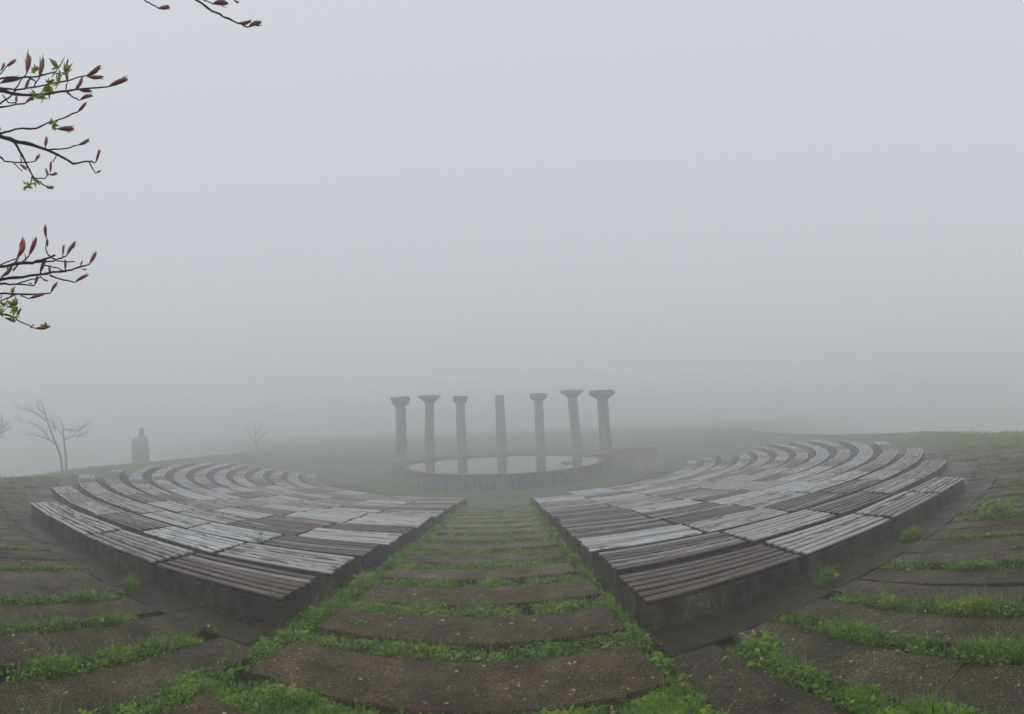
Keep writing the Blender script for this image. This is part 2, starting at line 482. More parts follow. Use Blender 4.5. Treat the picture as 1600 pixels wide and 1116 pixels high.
# a few stray path slabs in the grass at the right
for (u, v_) in ((1566, 705), (1580, 712), (1594, 720)):
    q = ray(u, v_); c = q * ((.16 - EYE) / q.z); rr_ = math.hypot(c.x, c.y - D); pp = math.atan2(c.x, D - c.y); sid += 1
    polar_slab('paving_slab', rr_ - .42, rr_ + .42, pp - .42 / rr_, pp + .42 / rr_, lambda r, p=pp: floor_z(r) - side_drop(r, p) + .02, .12, M['slab'], pavement, sid, 3, 3, .008, .02)
# radial slabs round the stage, inside the front row
for sd in (-1, 1):
    q = .30
    while q < 1.15:
        sid += 1
        a_, b_ = sorted((AISLE + sd * q, AISLE + sd * (q + .036)))
        polar_slab('paving_slab', 10.9, 12.7, a_, b_, lambda r: floor_z(r) + .05, .12, M['slab'], pavement, sid, 2, 4, .008, .03)
        q += .062

# ------------------------------------------------------------------ benches
def slat_mesh(name, L, w, t, seed):
    rs = random.Random(seed); mb = MB(); rings = []; n = 7
    ph, am = rs.uniform(0, 6), rs.uniform(0, .006); tw = rs.uniform(-.03, .03)
    for i in range(n):
        x = (i / (n - 1) - .5) * L; dz = math.sin(x * 2 + ph) * am; dy = math.sin(x * 1.7 + ph * 2) * .003
        a = tw * (i / (n - 1) - .5); c = .007
        prof = [(-w / 2 + c, 0), (w / 2 - c, 0), (w / 2, c), (w / 2, t - c), (w / 2 - c, t), (-w / 2 + c, t), (-w / 2, t - c), (-w / 2, c)]
        rings.append([Vector((x + rs.uniform(-.004, .004) * (i in (0, n - 1)), y * math.cos(a) - z * math.sin(a) + dy, z * math.cos(a) + y * math.sin(a) + dz)) for y, z in prof])
    mb.loft(rings)
    return mb.mesh(name)
LEN = 1.79
SLATS = [slat_mesh('slat', LEN + random.uniform(-.03, .01), .082, .027, 50 + q) for q in range(8)]
for m_ in SLATS: m_.materials.append(M['s_worn'])

def base_mesh(seed):
    rs = random.Random(seed); mb = MB(); rings = []; n = 12; L = LEN - .02
    o_ = rs.random() * 40
    for i in range(n):
        x = (i / (n - 1) - .5) * L
        y0, y1, z0, z1 = -.330, .30, -.22, .186
        prof = [(y0, z0), (y0 - .004, -.05), (y0, .06), (y0 + .004, z1 - .02), (y0 + .022, z1), (0, z1), (y1 - .02, z1), (y1, z1 - .02), (y1, 0), (y1, z0)]
        rg = []
        for (y, z) in prof:
            q = Vector((x, y, z)); nz_ = noise.noise_vector(q * 5 + Vector((o_, 0, 0))) * .012
            if i in (0, n - 1) and z > .1: nz_.x -= math.copysign(.012, x)
            rg.append(q + nz_)
        rings.append(rg)
    mb.loft(rings)
    return mb.mesh('bench_base', M['base'])
BASES = [base_mesh(80 + q) for q in range(6)]
mb = MB()
def box(mb, x0, x1, y0, y1, z0, z1):
    v = [(x, y, z) for z in (z0, z1) for y in (y0, y1) for x in (x0, x1)]
    return mb.add(v, [(0, 2, 3, 1), (4, 5, 7, 6), (0, 1, 5, 4), (1, 3, 7, 5), (3, 2, 6, 7), (2, 0, 4, 6)])
box(mb, -.03, .03, -.325, .32, .183, .2095)
BATTEN = mb.mesh('batten', M['s_brown'])

LOOK = {(-1, 0): 'bgww', (1, 0): 'nwgg', (-1, 1): 'wWbwgw', (1, 1): 'bwbggg', (-1, 2): 'bWWwgww', (1, 2): 'Wwbbwgw', (-1, 3): 'WbwWbw', (1, 3): 'bbwWWbgw', (-1, 4): 'bbWgb', (1, 4): 'bbWWwg', (-1, 5): 'WWbgW', (1, 5): 'bWbgWW'}
ORD = ['first', 'second', 'third', 'fourth', 'fifth', 'sixth', 'seventh', 'eighth', 'ninth', 'tenth', 'eleventh', 'twelfth', 'thirteenth', 'fourteenth', 'fifteenth', 'sixteenth', 'seventeenth', 'eighteenth']
LOOKWORD = {'W': 'pale painted', 'w': 'flaking white', 'g': 'weathered grey', 'b': 'bare brown', 'n': 'dark brown'}
LOOKMAT = {'W': ('s_white', 's_white', 's_white', 's_worn'), 'w': ('s_worn',), 'g': ('s_grey', 's_grey', 's_grey', 's_worn'), 'b': ('s_brown', 's_brown', 's_brown', 's_grey'), 'n': ('s_brown',)}
nb = 0
BENCH = {}
for k in range(14):
    rk = R1 - DS * k; zk = -RISE * k - .0002 * k * k
    step = 1.892 / rk
    for sd in (-1, 1):
        p = half_gap(rk) + (random.uniform(-.06, .06) if k else -.03) / rk; end = (END_R if sd > 0 else END_L)[k]
        cnt = max(1, int(round((end - p) / step)))
        looks = LOOK.get((sd, k), '')
        for i in range(cnt):
            pc = AISLE + sd * (p + step * (i + .5)) 
            ch = looks[i] if i < len(looks) else random.choice('WwgwbbgW')
            rm = rk * math.cos(step / 2) - BW / 2 + random.uniform(-.012, .012)
            t = empty('bench', pol(rm, pc, zk + random.uniform(-.008, .008)), pc + random.uniform(-.004, .004))
            t.rotation_euler.x = random.uniform(-.008, .008); t.rotation_euler.y = random.uniform(-.006, .006)
            rowtxt = 'back row' if k == 0 else ('front row by the stage' if k == 13 else '%s row from back' % ORD[k])
            pos = 'beside the aisle' if i == 0 else '%s from aisle' % ORD[i]
            tag(t, '%s slatted bench, %s block, %s, %s' % (LOOKWORD[ch], 'right' if sd > 0 else 'left', rowtxt, pos), 'bench', 'slatted benches in curved rows')
            BENCH[(sd, k, i)] = t
            link('bench_base', BASES[nb % len(BASES)], t)
            if k < 4:
                for bx_ in (-.78, 0.0, .78):
                    o = link('batten', BATTEN, t); o.location.x = bx_
            for s in range(6):
                o = link('slat', random.choice(SLATS), t)
                o.location = (random.uniform(-.012, .012), -.296 + s * .1185 + random.uniform(-.004, .004), .211 + random.uniform(-.003, .003))
                o.rotation_euler = (random.uniform(-.025, .025), 0, random.uniform(-.004, .004))
                o.material_slots[0].link = 'OBJECT'; o.material_slots[0].material = M[random.choice(LOOKMAT[ch])]
            nb += 1
print('BENCHES', nb)

# ------------------------------------------------------------------ stage, water, columns
WZ = -1.222; SX = .18
stage = empty('stage', (SX, D, -2.1)); tag(stage, 'round flooded concrete stage with stained low wall below the columns', 'stage')
def sect(name, r0, r1, p0, p1, z0, z1, mat, parent, n=4, cx=SX, cyy=D, jit=0.0):
    mb = MB(); rings = []
    for i in range(n + 1):
        p = p0 + (p1 - p0) * i / n; s_, c_ = math.sin(p), -math.cos(p)
        q = lambda r, z: Vector((cx + r * s_, cyy + r * c_, z))
        rings.append([q(r0, z0), q(r1 + random.uniform(-jit, jit), z0), q(r1, z1 - .03), q(r1 - .02, z1), q(r0, z1)])
    mb.loft(rings)
    o = mb.obj(name, mat, parent)
    o.matrix_parent_inverse = Matrix.Translation(-parent.location)
    return o
npan = 24
for i in range(npan):
    p0 = -math.pi + 2 * math.pi * i / npan + .03; p1 = p0 + 2 * math.pi / npan - .004
    pm = (p0 + p1) / 2
    plastered = -1.0 < pm < .06  # front-left panels are pale plaster, the rest darker concrete
    sect('wall_panel', 7.25, 7.55 + random.uniform(-.012, .012), p0, p1, -2.25, WZ - .02, M['plaster'] if plastered else M['dark_wall'], stage, 4)
sect('rim', 7.22, 7.62, -math.pi, math.pi - .0001, WZ - .022, WZ + .012, M['dark_wall'], stage, 72)
mb = MB(); mb.v.append((SX, D, WZ - .3))
for j in range(72): mb.v.append((SX + 7.3 * math.sin(j / 36 * math.pi), D + 7.3 * math.cos(j / 36 * math.pi), WZ - .3))
for j in range(72): mb.f.append((0, 1 + (j + 1) % 72, 1 + j))
o = mb.obj('stage_floor', M['dark_wall'], stage); o.matrix_parent_inverse = Matrix.Translation(-stage.location)
mb = MB(); mb.v.append((SX, D, WZ))
for j in range(96): mb.v.append((SX + 7.23 * math.sin(j / 48 * math.pi), D + 7.23 * math.cos(j / 48 * math.pi), WZ))
for j in range(96): mb.f.append((0, 1 + (j + 1) % 96, 1 + j))
o = mb.obj('water', M['water']); tag(o, kind='structure')

platform = empty('platform', (SX, D + 8.5, -2.1)); tag(platform, 'low curved concrete ledge carrying the columns behind the stage', 'ledge')
PT = -1.085
for i in range(12):
    p0 = R(106) + R(152) * i / 12; p1 = p0 + R(152) / 12 - .004
    sect('wall_panel', 7.63, 9.5, p0, p1, -2.2, PT + random.uniform(-.015, .015), M['dark_wall'], platform, 4)
# wing wall to the right of the stage
q0, q1 = at(957, 722, 33.6), at(1027, 722, 34.4)
mid = (q0 + q1) / 2; ang = math.atan2(q1.y - q0.y, q1.x - q0.x); hl = (q1 - q0).length / 2
wing = empty('wing_wall', (mid.x, mid.y, -2.0), ang); tag(wing, 'low blocky concrete wall right of the flooded stage', 'wall', kind='thing')
for i, (xa, xb) in enumerate(((-hl, -.15 * hl), (-.15 * hl + .02, hl))):
    mb = MB(); rings = []
    for x in np.linspace(xa, xb, 4):
        rings.append([Vector((x, y, z)) + noise.noise_vector(Vector((x, y * 3, z * 3))) * .03 for y, z in ((-.35, -.2), (-.35, 1.45), (-.3, 1.5 - .04 * i), (.45, 1.5 - .04 * i), (.5, 1.45), (.5, -.2))])
    mb.loft(rings); mb.obj('wall_panel', M['stone'], wing)

CA = [  # base u, base d, top u, top v, capital width, style, shaft radius
    (626, 36.6, 626, 621, 1.50, 'square', .435), (670, 39.3, 671, 618.5, 1.86, 'flare', .42), (721, 41.0, 719, 619.5, 1.36, 'round', .435),
    (783, 41.7, 780.5, 618, 0, 'none', .45), (844, 41.0, 841, 615.5, 1.62, 'round', .43), (902, 39.1, 893, 610.5, 1.92, 'flare', .43), (947, 35.6, 940, 610.5, 1.88, 'abacus', .455)]
CNAME = {'square': 'grey column with square blocky capital', 'flare': 'grey column with wide flaring capital', 'round': 'grey column with rounded capital', 'none': 'grey column that has lost its capital', 'abacus': 'stout grey column with broad flat capital'}
CPOS = ['at the left end of the row', 'second from the left', 'third from the left', 'in the middle of the row', 'third from the right', 'leaning, second from the right', 'at the right end of the row']
for i, (bu, bd, tu, tv, cw, sty, rad) in enumerate(CA):
    b = at(bu, 690, bd); top = at(tu, tv, bd)
    base = Vector((b.x, b.y, PT - .02)); ax = (top - base); H = ax.length
    t = empty('column', base); tag(t, '%s, %s' % (CNAME[sty], CPOS[i]), 'column', 'columns behind the stage', 'thing')
    capH = .72 if sty != 'none' else 0
    def ringat(h, r, nn=14, sq=0.0, seed=0.0, w=0.025):
        out = []
        for j in range(nn):
            a = 2 * math.pi * j / nn + math.pi / nn
            rr_ = r
            if sq: 
                m_ = max(abs(math.cos(a)), abs(math.sin(a))); rr_ = r * ((1 - sq) + sq / m_)
            q = ax * (h / H) + Vector((math.cos(a) * rr_, math.sin(a) * rr_, 0))
            out.append(q + noise.noise_vector(q * 1.7 + Vector((i * 9, seed, 0))) * w * 1.6)
        return out
    mb = MB(); hs = np.linspace(0, H - capH, 12)
    mb.loft([ringat(h, rad * (1.06 - .10 * h / H), 16, 0, 0, .026) for h in hs]); mb.obj('shaft', M['stone'], t, False)
    mb = MB(); mb.loft([ringat(0, rad * 1.35, 16, .8), ringat(.16, rad * 1.33, 16, .8), ringat(.2, rad * 1.2, 16, .3)]); mb.obj('plinth', M['stone'], t)
    if sty != 'none':
        h0 = H - capH; w = cw / 2 / 1.0
        prof = {'square': [(0, rad, .1), (.10, w * .84, .9), (.42, w * .9, .95), (.5, w, .97), (.72, w * .97, .97)],
                'flare': [(0, rad * .98, 0), (.14, rad * 1.1, .2), (.40, w * .8, .6), (.52, w, .9), (.72, w * 1.0, .95)],
                'round': [(0, rad, 0), (.10, rad * 1.15, .1), (.28, w * .92, .3), (.44, w, .6), (.46, w * .96, .95), (.72, w * .97, .95)],
                'abacus': [(0, rad, 0), (.08, rad * 1.2, .1), (.26, w * .86, .3), (.36, w * .96, .8), (.40, w, .95), (.72, w * .99, .95)]}[sty]
        if sty in ('square', 'flare'):
            mb = MB(); mb.loft([ringat(h0 + h, r, 16, s_, 3) for h, r, s_ in prof]); mb.obj('capital', M['stone'], t)
        else:
            mb = MB(); mb.loft([ringat(h0 + h, r, 16, s_, 3) for h, r, s_ in prof[:-2]]); cap_ = mb.obj('capital', M['stone'], t)
            mb = MB(); mb.loft([ringat(h0 + h + .003, r, 16, s_, 4) for h, r, s_ in prof[-2:]]); mb.obj('abacus', M['stone'], cap_)
# twig afloat on the stage
mb = MB(); q = at(885, 715, 30.5); q.z = WZ + .01
mb.tube([Vector((-.35, .5, .0)), Vector((0, 0, .05)), Vector((.45, -.55, .02))], [.03, .04, .015], 5); mb.tube([Vector((0, 0, .05)), Vector((-.2, .15, .22)), Vector((-.4, .2, .28))], [.025, .02, .01], 5)
o = mb.obj('driftwood', M['bark']); o.location = q; tag(o, 'small dark broken branch lying in the water on the stage', 'branch')

# ------------------------------------------------------------------ statue
sp = at(219, 690, 46); sp.z = ground_z(sp.x, sp.y) - .05
statue = empty('statue', sp, math.atan2(sp.y, sp.x) - math.pi / 2); tag(statue, 'grey stone statue with broad rounded shoulders looming in fog beyond the benches', 'statue')
topz = at(222, 668, 46).z - sp.z
def oval(z, rx, ry, ox=0, n=16, w=.03):
    return [Vector((ox + rx * math.cos(2 * math.pi * j / n), ry * math.sin(2 * math.pi * j / n), z)) + noise.noise_vector(Vector((j * .6, z * 2, ox))) * w for j in range(n)]
statue.scale = (46 / 35.5,) * 3; topz /= 46 / 35.5
h = topz - .70
mb = MB(); mb.loft([oval(0, .72, .5, 0), oval(h * .3, .72, .5, -.01), oval(h * .62, .71, .5, -.02), oval(h * .80, .67, .46, -.02), oval(h * .91, .56, .40, 0), oval(h * .97, .40, .30, .04), oval(h * 1.0, .22, .2, .1)]); mb.obj('body', M['statue'], statue, True)
mb = MB(); mb.loft([oval(h * .95, .24, .2, .10), oval(h + .10, .20, .19, .11), oval(h + .24, .23, .22, .13), oval(h + .42, .245, .23, .15), oval(h + .58, .19, .19, .13), oval(h + .68, .08, .08, .09)]); mb.obj('head', M['statue'], statue, True)

# ------------------------------------------------------------------ bare trees in the fog
def bare_tree(label, pts_trunks, pts_boughs, d, conv, r0, seed, twig=(.5, 1.1)):
    rs = random.Random(seed)
    trunk_pts = [[at(*conv(q), d) for q in pl] for pl in pts_trunks]
    b0 = trunk_pts[0][0].copy(); gz = ground_z(b0.x, b0.y)
    t = empty('bare_tree', (b0.x, b0.y, min(gz, b0.z)))
    tag(t, label, 'tree')
    inv = Matrix.Translation(-t.location)
    def add(name, pts, ra, rb, seg=6):
        n_ = len(pts); rad = [ra + (rb - ra) * i / (n_ - 1) for i in range(n_)]
        mb = MB(); mb.tube(pts, rad, seg); return mb
    def twigs(mb, pts, lev, rad):
        for i in range(1, len(pts)):
            for _ in range(4 if lev == 0 else 2):
                f_ = rs.random(); q = pts[i - 1].lerp(pts[i], f_); dr = (pts[i] - pts[i - 1]).normalized()
                v_ = (dr + Vector((rs.uniform(-1, 1), rs.uniform(-1, 1), rs.uniform(-.4, 1))) * .8).normalized()
                L = rs.uniform(*twig) * (.6 if lev else 1)
                p2 = [q, q + v_ * L * .5 + Vector((0, 0, rs.uniform(-.05, .08))), q + v_ * L + Vector((rs.uniform(-.1, .1), rs.uniform(-.1, .1), rs.uniform(-.05, .2)))]
                mb.tube(p2, [rad, rad * .7, rad * .35], 4)
                if lev == 0: twigs(mb, p2, 1, rad * .6)
    for pts in trunk_pts:
        pts[0].z = min(pts[0].z, ground_z(pts[0].x, pts[0].y)) - .05
        add('trunk', pts, r0, r0 * .25).obj('trunk', M['bark'], t, True).matrix_parent_inverse = inv
    for pl in pts_boughs:
        pts = [at(*conv(q), d + rs.uniform(-.5, .5) * (i > 0)) for i, q in enumerate(pl)]
        mb = add('bough', pts, r0 * .42, .012, 5); twigs(mb, pts, 0, .014)
        mb.obj('bough', M['bark'], t, True).matrix_parent_inverse = inv
    return t
cz = lambda q: (q[0] / 7.4375, 610 + q[1] / 7.4375)
bare_tree('bare two-trunked tree on the grassy crest left of the statue', [[(740, 890), (700, 750), (650, 620), (600, 500), (565, 400), (530, 290), (490, 150)], [(772, 890), (765, 750), (745, 600), (735, 500), (735, 420), (690, 330)]],
    [[(650, 630), (590, 600), (545, 520), (480, 460), (390, 390), (250, 370)], [(570, 570), (450, 535), (330, 510)], [(530, 360), (430, 270), (350, 240), (245, 215)], [(640, 480), (640, 400), (580, 340)], [(520, 270), (440, 210), (430, 170)],
     [(755, 570), (840, 535), (920, 535), (1040, 490)], [(740, 450), (850, 475), (920, 460), (1010, 420)], [(730, 520), (670, 450), (620, 440)]], 44, cz, .15, 3, (.6, 1.4))
bare_tree('bare tree in fog cut off by the left edge of the view', [[(-90, 900), (-80, 700), (-60, 560), (-20, 470)]], [[(-60, 560), (0, 490), (45, 415), (95, 385)], [(-40, 520), (20, 490), (60, 475), (115, 445)], [(-70, 600), (0, 545), (40, 538)], [(-20, 470), (20, 420), (25, 340)]], 43, cz, .16, 5, (.4, .8))
cz2 = lambda q: q
bare_tree('faint small bare tree in fog behind the left rows', [[(401, 704), (400, 690), (399, 676), (397, 662)]], [[(400, 692), (390, 682), (384, 672)], [(400, 690), (410, 681), (418, 676)], [(399, 680), (407, 671), (409, 662)]], 64, cz2, .15, 8)

# ------------------------------------------------------------------ budding tree at the left
bt = empty('budding_tree', (-2.75, .28, ground_z(-2.75, .28))); tag(bt, 'tree with reddish buds and first green leaves reaching in from the left', 'tree')
binv = Matrix.Translation(-bt.location)
def part(o):
    o.matrix_parent_inverse = binv; return o
bz = bt.location.z
trunk_top = [Vector((-2.75, .28, bz - .1)), Vector((-2.72, .30, bz + .9)), Vector((-2.66, .33, 2.1)), Vector((-2.62, .38, 3.0)), Vector((-2.5, .45, 4.2))]
mb = MB(); mb.tube(trunk_top, [.11, .095, .08, .065, .045], 10); part(mb.obj('trunk', M['bark'], bt, True))
za = lambda q: (q[0] / 4.292, 60 + q[1] / 4.292)
zb = lambda q: (q[0] / 4.292, 330 + q[1] / 4.292)
zt = lambda q: (200 + q[0] / 6.667, q[1] / 6.667)
def limb(root, conv, d, r, px):
    end = at(*conv(px), d)
    mid_ = root.lerp(end, .5) + Vector((0, 0, .05))
    mb = MB(); mb.tube([root, mid_, end], [r * 1.8, r * 1.4, r], 8); part(mb.obj('bough', M['bark'], bt, True)); return end
bud_meshes = []
def bud_mesh(seed):
    rs = random.Random(seed); mb = MB(); rings = []; n_ = 8
    prof = [(0, .10), (.08, .14), (.22, .30), (.42, .44), (.62, .46), (.8, .36), (.93, .18), (1.0, .05)]
    bx_ = rs.uniform(-.12, .12)
    for z, r in prof:
        rings.append([Vector((math.cos(2 * math.pi * j / n_) * r * .26 * (1 + .12 * ((j % 2) * 2 - 1) * (z > .5)) + bx_ * math.sin(z * math.pi) , math.sin(2 * math.pi * j / n_) * r * .26, z)) for j in range(n_)])
    mb.loft(rings)
    for j in range(3):   # open scale tips
        a = rs.uniform(0, 6.28); u = Vector((math.cos(a), math.sin(a), 0)); w = Vector((-u.y, u.x, 0))
        mb.add([u * .10 + Vector((0, 0, .6)) - w * .06, u * .10 + Vector((0, 0, .6)) + w * .06, u * .19 + Vector((0, 0, 1.05))], [(0, 1, 2)])
    return mb.mesh('bud', M['bud'], True)
BUDS = [bud_mesh(q) for q in range(6)]
def leafs_mesh(seed):
    rs = random.Random(seed); mb = MB(); var = []
    for j in range(11):
        a = rs.uniform(0, 6.28); el = rs.uniform(-.1, 1.2); L = rs.uniform(.6, 1.0); W = L * .17
        u = Vector((math.cos(a) * math.cos(el), math.sin(a) * math.cos(el), math.sin(el))); w = u.cross(Vector((0, 0, 1))).normalized(); nn = w.cross(u)
        mb.add([u * .05, u * L * .45 + w * W - nn * .03, u * L + nn * rs.uniform(-.25, -.05), u * L * .45 - w * W - nn * .03, u * L * .5 + nn * .03], [(0, 1, 4), (1, 2, 4), (2, 3, 4), (3, 0, 4)])
        var += [rs.random()] * 5
    m = mb.mesh('leaf_cluster', M['bud_leaf'])
    at_ = m.attributes.new('var', 'FLOAT', 'POINT'); at_.data.foreach_set('value', var)
    return m
LEAFS = [leafs_mesh(q) for q in range(4)]
def place(name, meshes, a, b, sc, wide=1.0):
    o = link(name, random.choice(meshes), bt)
    dr = (b - a); L = dr.length * sc
    rot = dr.to_track_quat('Z', 'Y').to_matrix().to_4x4()
    o.matrix_parent_inverse = binv
    o.matrix_basis = Matrix.Translation(a) @ rot @ Matrix.Rotation(random.uniform(0, 6.28), 4, 'Z') @ Matrix.Diagonal((L * wide, L * wide, L, 1))
    return o
def cluster(conv, d, root, branches, buds, leaves, starts):
    for pts, ra, rb in branches:
        dd = d + random.uniform(-.07, .07)
        w = [at(*conv(q), dd + .01 * i) for i, q in enumerate(pts)]
        fine = []
        for i in range(len(w) - 1):     # knots and small kinks
            for s_ in range(3):
                q = w[i].lerp(w[i + 1], s_ / 3); fine.append(q + Vector((random.uniform(-1, 1), random.uniform(-1, 1), random.uniform(-1, 1))) * .0018)
        fine.append(w[-1])
        n_ = len(fine); rad = [(ra + (rb - ra) * i / (n_ - 1)) * random.choice((1, 1, 1, 1.22)) for i in range(n_)]
        if pts[0][0] < 0 and starts: 
            fine.insert(0, root); rad.insert(0, ra * 1.3)
        mb = MB(); mb.tube(fine, rad, 6); part(mb.obj('twig', M['bark'], bt, True))
    for a, b in buds:
        dd = d + random.uniform(-.06, .06)
        place('bud', BUDS, at(*conv(a), dd), at(*conv(b), dd + random.uniform(-.015, .015)), 1.05, random.uniform(.85, 1.15))
    for c, s_ in leaves:
        dd = d + random.uniform(-.06, .04); a = at(*conv(c), dd)
        b = a + Vector((random.uniform(-.4, .4), random.uniform(-.8, .0), random.uniform(-.6, .8))).normalized() * (s_ / 4.292 / F * dd)
        place('leaf_cluster', LEAFS, a, b, 1.35)
mm = .001
rootA = limb(Vector((-2.66, .33, 2.2)), za, 1.75, .012, (-180, 400))
cluster(za, 1.6, rootA, [
    ([(-60, 325), (0, 330), (100, 350), (250, 325), (420, 290), (580, 250)], 4 * mm, 2.2 * mm), ([(-60, 340), (0, 348), (100, 375), (250, 382), (350, 370), (500, 345), (720, 325)], 5.5 * mm, 2.5 * mm),
    ([(-60, 285), (0, 270), (150, 262), (250, 258), (360, 225), (415, 252)], 3.5 * mm, 2 * mm), ([(100, 345), (150, 270), (180, 230)], 3 * mm, 2 * mm), ([(-20, 450), (60, 400), (110, 345)], 3.5 * mm, 3 * mm),
    ([(-20, 260), (0, 240), (40, 190)], 2.5 * mm, 2 * mm), ([(190, 265), (240, 290), (225, 330), (265, 265)], 2.5 * mm, 2 * mm), ([(445, 300), (442, 350), (480, 390), (530, 415)], 2.8 * mm, 2.2 * mm),
    ([(-60, 470), (0, 462), (165, 438)], 3.2 * mm, 2.2 * mm), ([(15, 375), (55, 430), (105, 432)], 2.2 * mm, 1.8 * mm), ([(-60, 655), (0, 640), (100, 610), (240, 602), (320, 570), (420, 535), (520, 495)], 4 * mm, 2.2 * mm),
    ([(-60, 640), (0, 655), (100, 690), (200, 712), (320, 748), (420, 795), (490, 840), (600, 825)], 7.5 * mm, 3.2 * mm), ([(600, 825), (640, 835)], 2.4 * mm, 2 * mm), ([(600, 830), (640, 905)], 2.2 * mm, 1.8 * mm),
    ([(320, 750), (440, 740), (520, 715)], 2.8 * mm, 2 * mm), ([(95, 690), (150, 790), (220, 930), (300, 990)], 5.5 * mm, 2.2 * mm), ([(215, 930), (205, 985)], 2.5 * mm, 2 * mm), ([(220, 935), (300, 942), (325, 905)], 2.5 * mm, 1.8 * mm),
    ([(375, 785), (358, 830)], 2.2 * mm, 1.8 * mm), ([(-60, 760), (0, 795), (30, 825), (140, 835), (235, 825)], 3.5 * mm, 2 * mm), ([(90, 840), (150, 890)], 2 * mm, 1.8 * mm), ([(305, 735), (303, 725)], 2 * mm, 1.8 * mm), ([(360, 600), (385, 608)], 2 * mm, 1.8 * mm), ([(135, 780), (145, 840)], 2 * mm, 1.6 * mm)],
    [((580, 250), (670, 183)), ((580, 253), (692, 255)), ((720, 327), (853, 272)), ((178, 235), (190, 112)), ((262, 268), (290, 138)), ((38, 192), (107, 142)), ((0, 220), (30, 165)), ((0, 302), (130, 272)), ((438, 190), (455, 138)),
     ((452, 300), (443, 210)), ((500, 345), (552, 270)), ((535, 350), (612, 350)), ((532, 418), (622, 388)), ((518, 497), (575, 430)), ((165, 440), (232, 392)), ((108, 435), (108, 388)), ((165, 345), (190, 278)), ((380, 607), (492, 603)),
     ((520, 717), (596, 683)), ((303, 728), (312, 660)), ((640, 837), (666, 750)), ((640, 908), (677, 888)), ((298, 985), (360, 1002)), ((335, 905), (340, 828)), ((235, 828), (268, 778)), ((130, 845), (178, 880)), ((325, 925), (308, 872)), ((325, 912), (385, 905)), ((315, 300), (365, 280)), ((205, 985), (170, 1000))],
    [((400, 200), 75), ((255, 410), 75), ((330, 310), 70), ((400, 310), 55), ((350, 575), 45), ((240, 225), 40), ((180, 985), 40), ((245, 965), 35), ((300, 395), 45), ((5, 620), 35), ((470, 605), 30), ((440, 235), 60)], True)
rootB = limb(Vector((-2.7, .32, 1.6)), zb, 1.65, .012, (-200, 470))
cluster(zb, 1.5, rootB, [
    ([(-60, 395), (0, 375), (100, 355), (220, 345), (300, 320), (370, 295)], 5.5 * mm, 3 * mm), ([(370, 325), (320, 290), (305, 250), (315, 185)], 2.6 * mm, 1.8 * mm), ([(220, 348), (350, 335), (410, 315), (445, 300)], 3 * mm, 2 * mm),
    ([(380, 335), (440, 342), (500, 338)], 2.2 * mm, 1.8 * mm), ([(85, 395), (195, 300)], 3 * mm, 2.2 * mm), ([(-30, 375), (0, 360), (105, 320)], 3 * mm, 2.2 * mm), ([(-60, 480), (0, 460), (100, 445), (250, 430), (350, 410), (450, 400), (530, 380), (600, 355)], 5.5 * mm, 2.4 * mm),
    ([(300, 360), (390, 385), (445, 410)], 2.4 * mm, 1.8 * mm), ([(330, 425), (420, 465), (500, 478)], 3 * mm, 2.2 * mm), ([(-60, 500), (0, 487), (100, 490), (230, 500)], 3.6 * mm, 2.2 * mm), ([(110, 490), (180, 465), (270, 445)], 2.6 * mm, 2 * mm),
    ([(-60, 540), (0, 550), (100, 558), (200, 562), (340, 550)], 4 * mm, 2.2 * mm), ([(140, 565), (190, 587)], 2.4 * mm, 2 * mm), ([(-40, 615), (0, 600), (60, 580), (100, 560)], 3 * mm, 2.2 * mm), ([(-60, 690), (0, 695), (70, 700), (120, 730), (230, 785)], 3.6 * mm, 2 * mm),
    ([(265, 425), (275, 405)], 2.2 * mm, 2 * mm), ([(175, 345), (165, 285)], 2 * mm, 1.6 * mm), ([(420, 312), (420, 298)], 2 * mm, 1.8 * mm), ([(205, 785), (228, 760)], 2 * mm, 1.5 * mm), ([(270, 440), (290, 455)], 2 * mm, 1.6 * mm)],
    [((312, 185), (302, 92)), ((318, 243), (316, 183)), ((445, 302), (506, 208)), ((420, 300), (425, 230)), ((193, 302), (245, 182)), ((110, 320), (158, 190)), ((5, 442), (82, 368)), ((93, 372), (128, 308)), ((598, 357), (645, 278)), ((540, 377), (553, 333)), ((543, 388), (582, 394)),
     ((268, 418), (304, 322)), ((438, 402), (440, 328)), ((325, 422), (326, 368)), ((500, 479), (592, 428)), ((230, 500), (256, 438)), ((280, 448), (322, 468)), ((338, 552), (385, 478)), ((190, 589), (292, 558)), ((75, 582), (96, 512)), ((230, 786), (335, 772)), ((110, 712), (140, 650)), ((30, 715), (103, 742)), ((190, 478), (215, 488)), ((0, 590), (10, 560)), ((0, 478), (20, 440))],
    [((30, 645), 60), ((115, 635), 65), ((15, 692), 55), ((85, 735), 35), ((310, 775), 45), ((120, 712), 35), ((93, 530), 30)], True)
rootT = limb(Vector((-2.5, .45, 4.1)), zt, 1.95, .011, (380, -420))
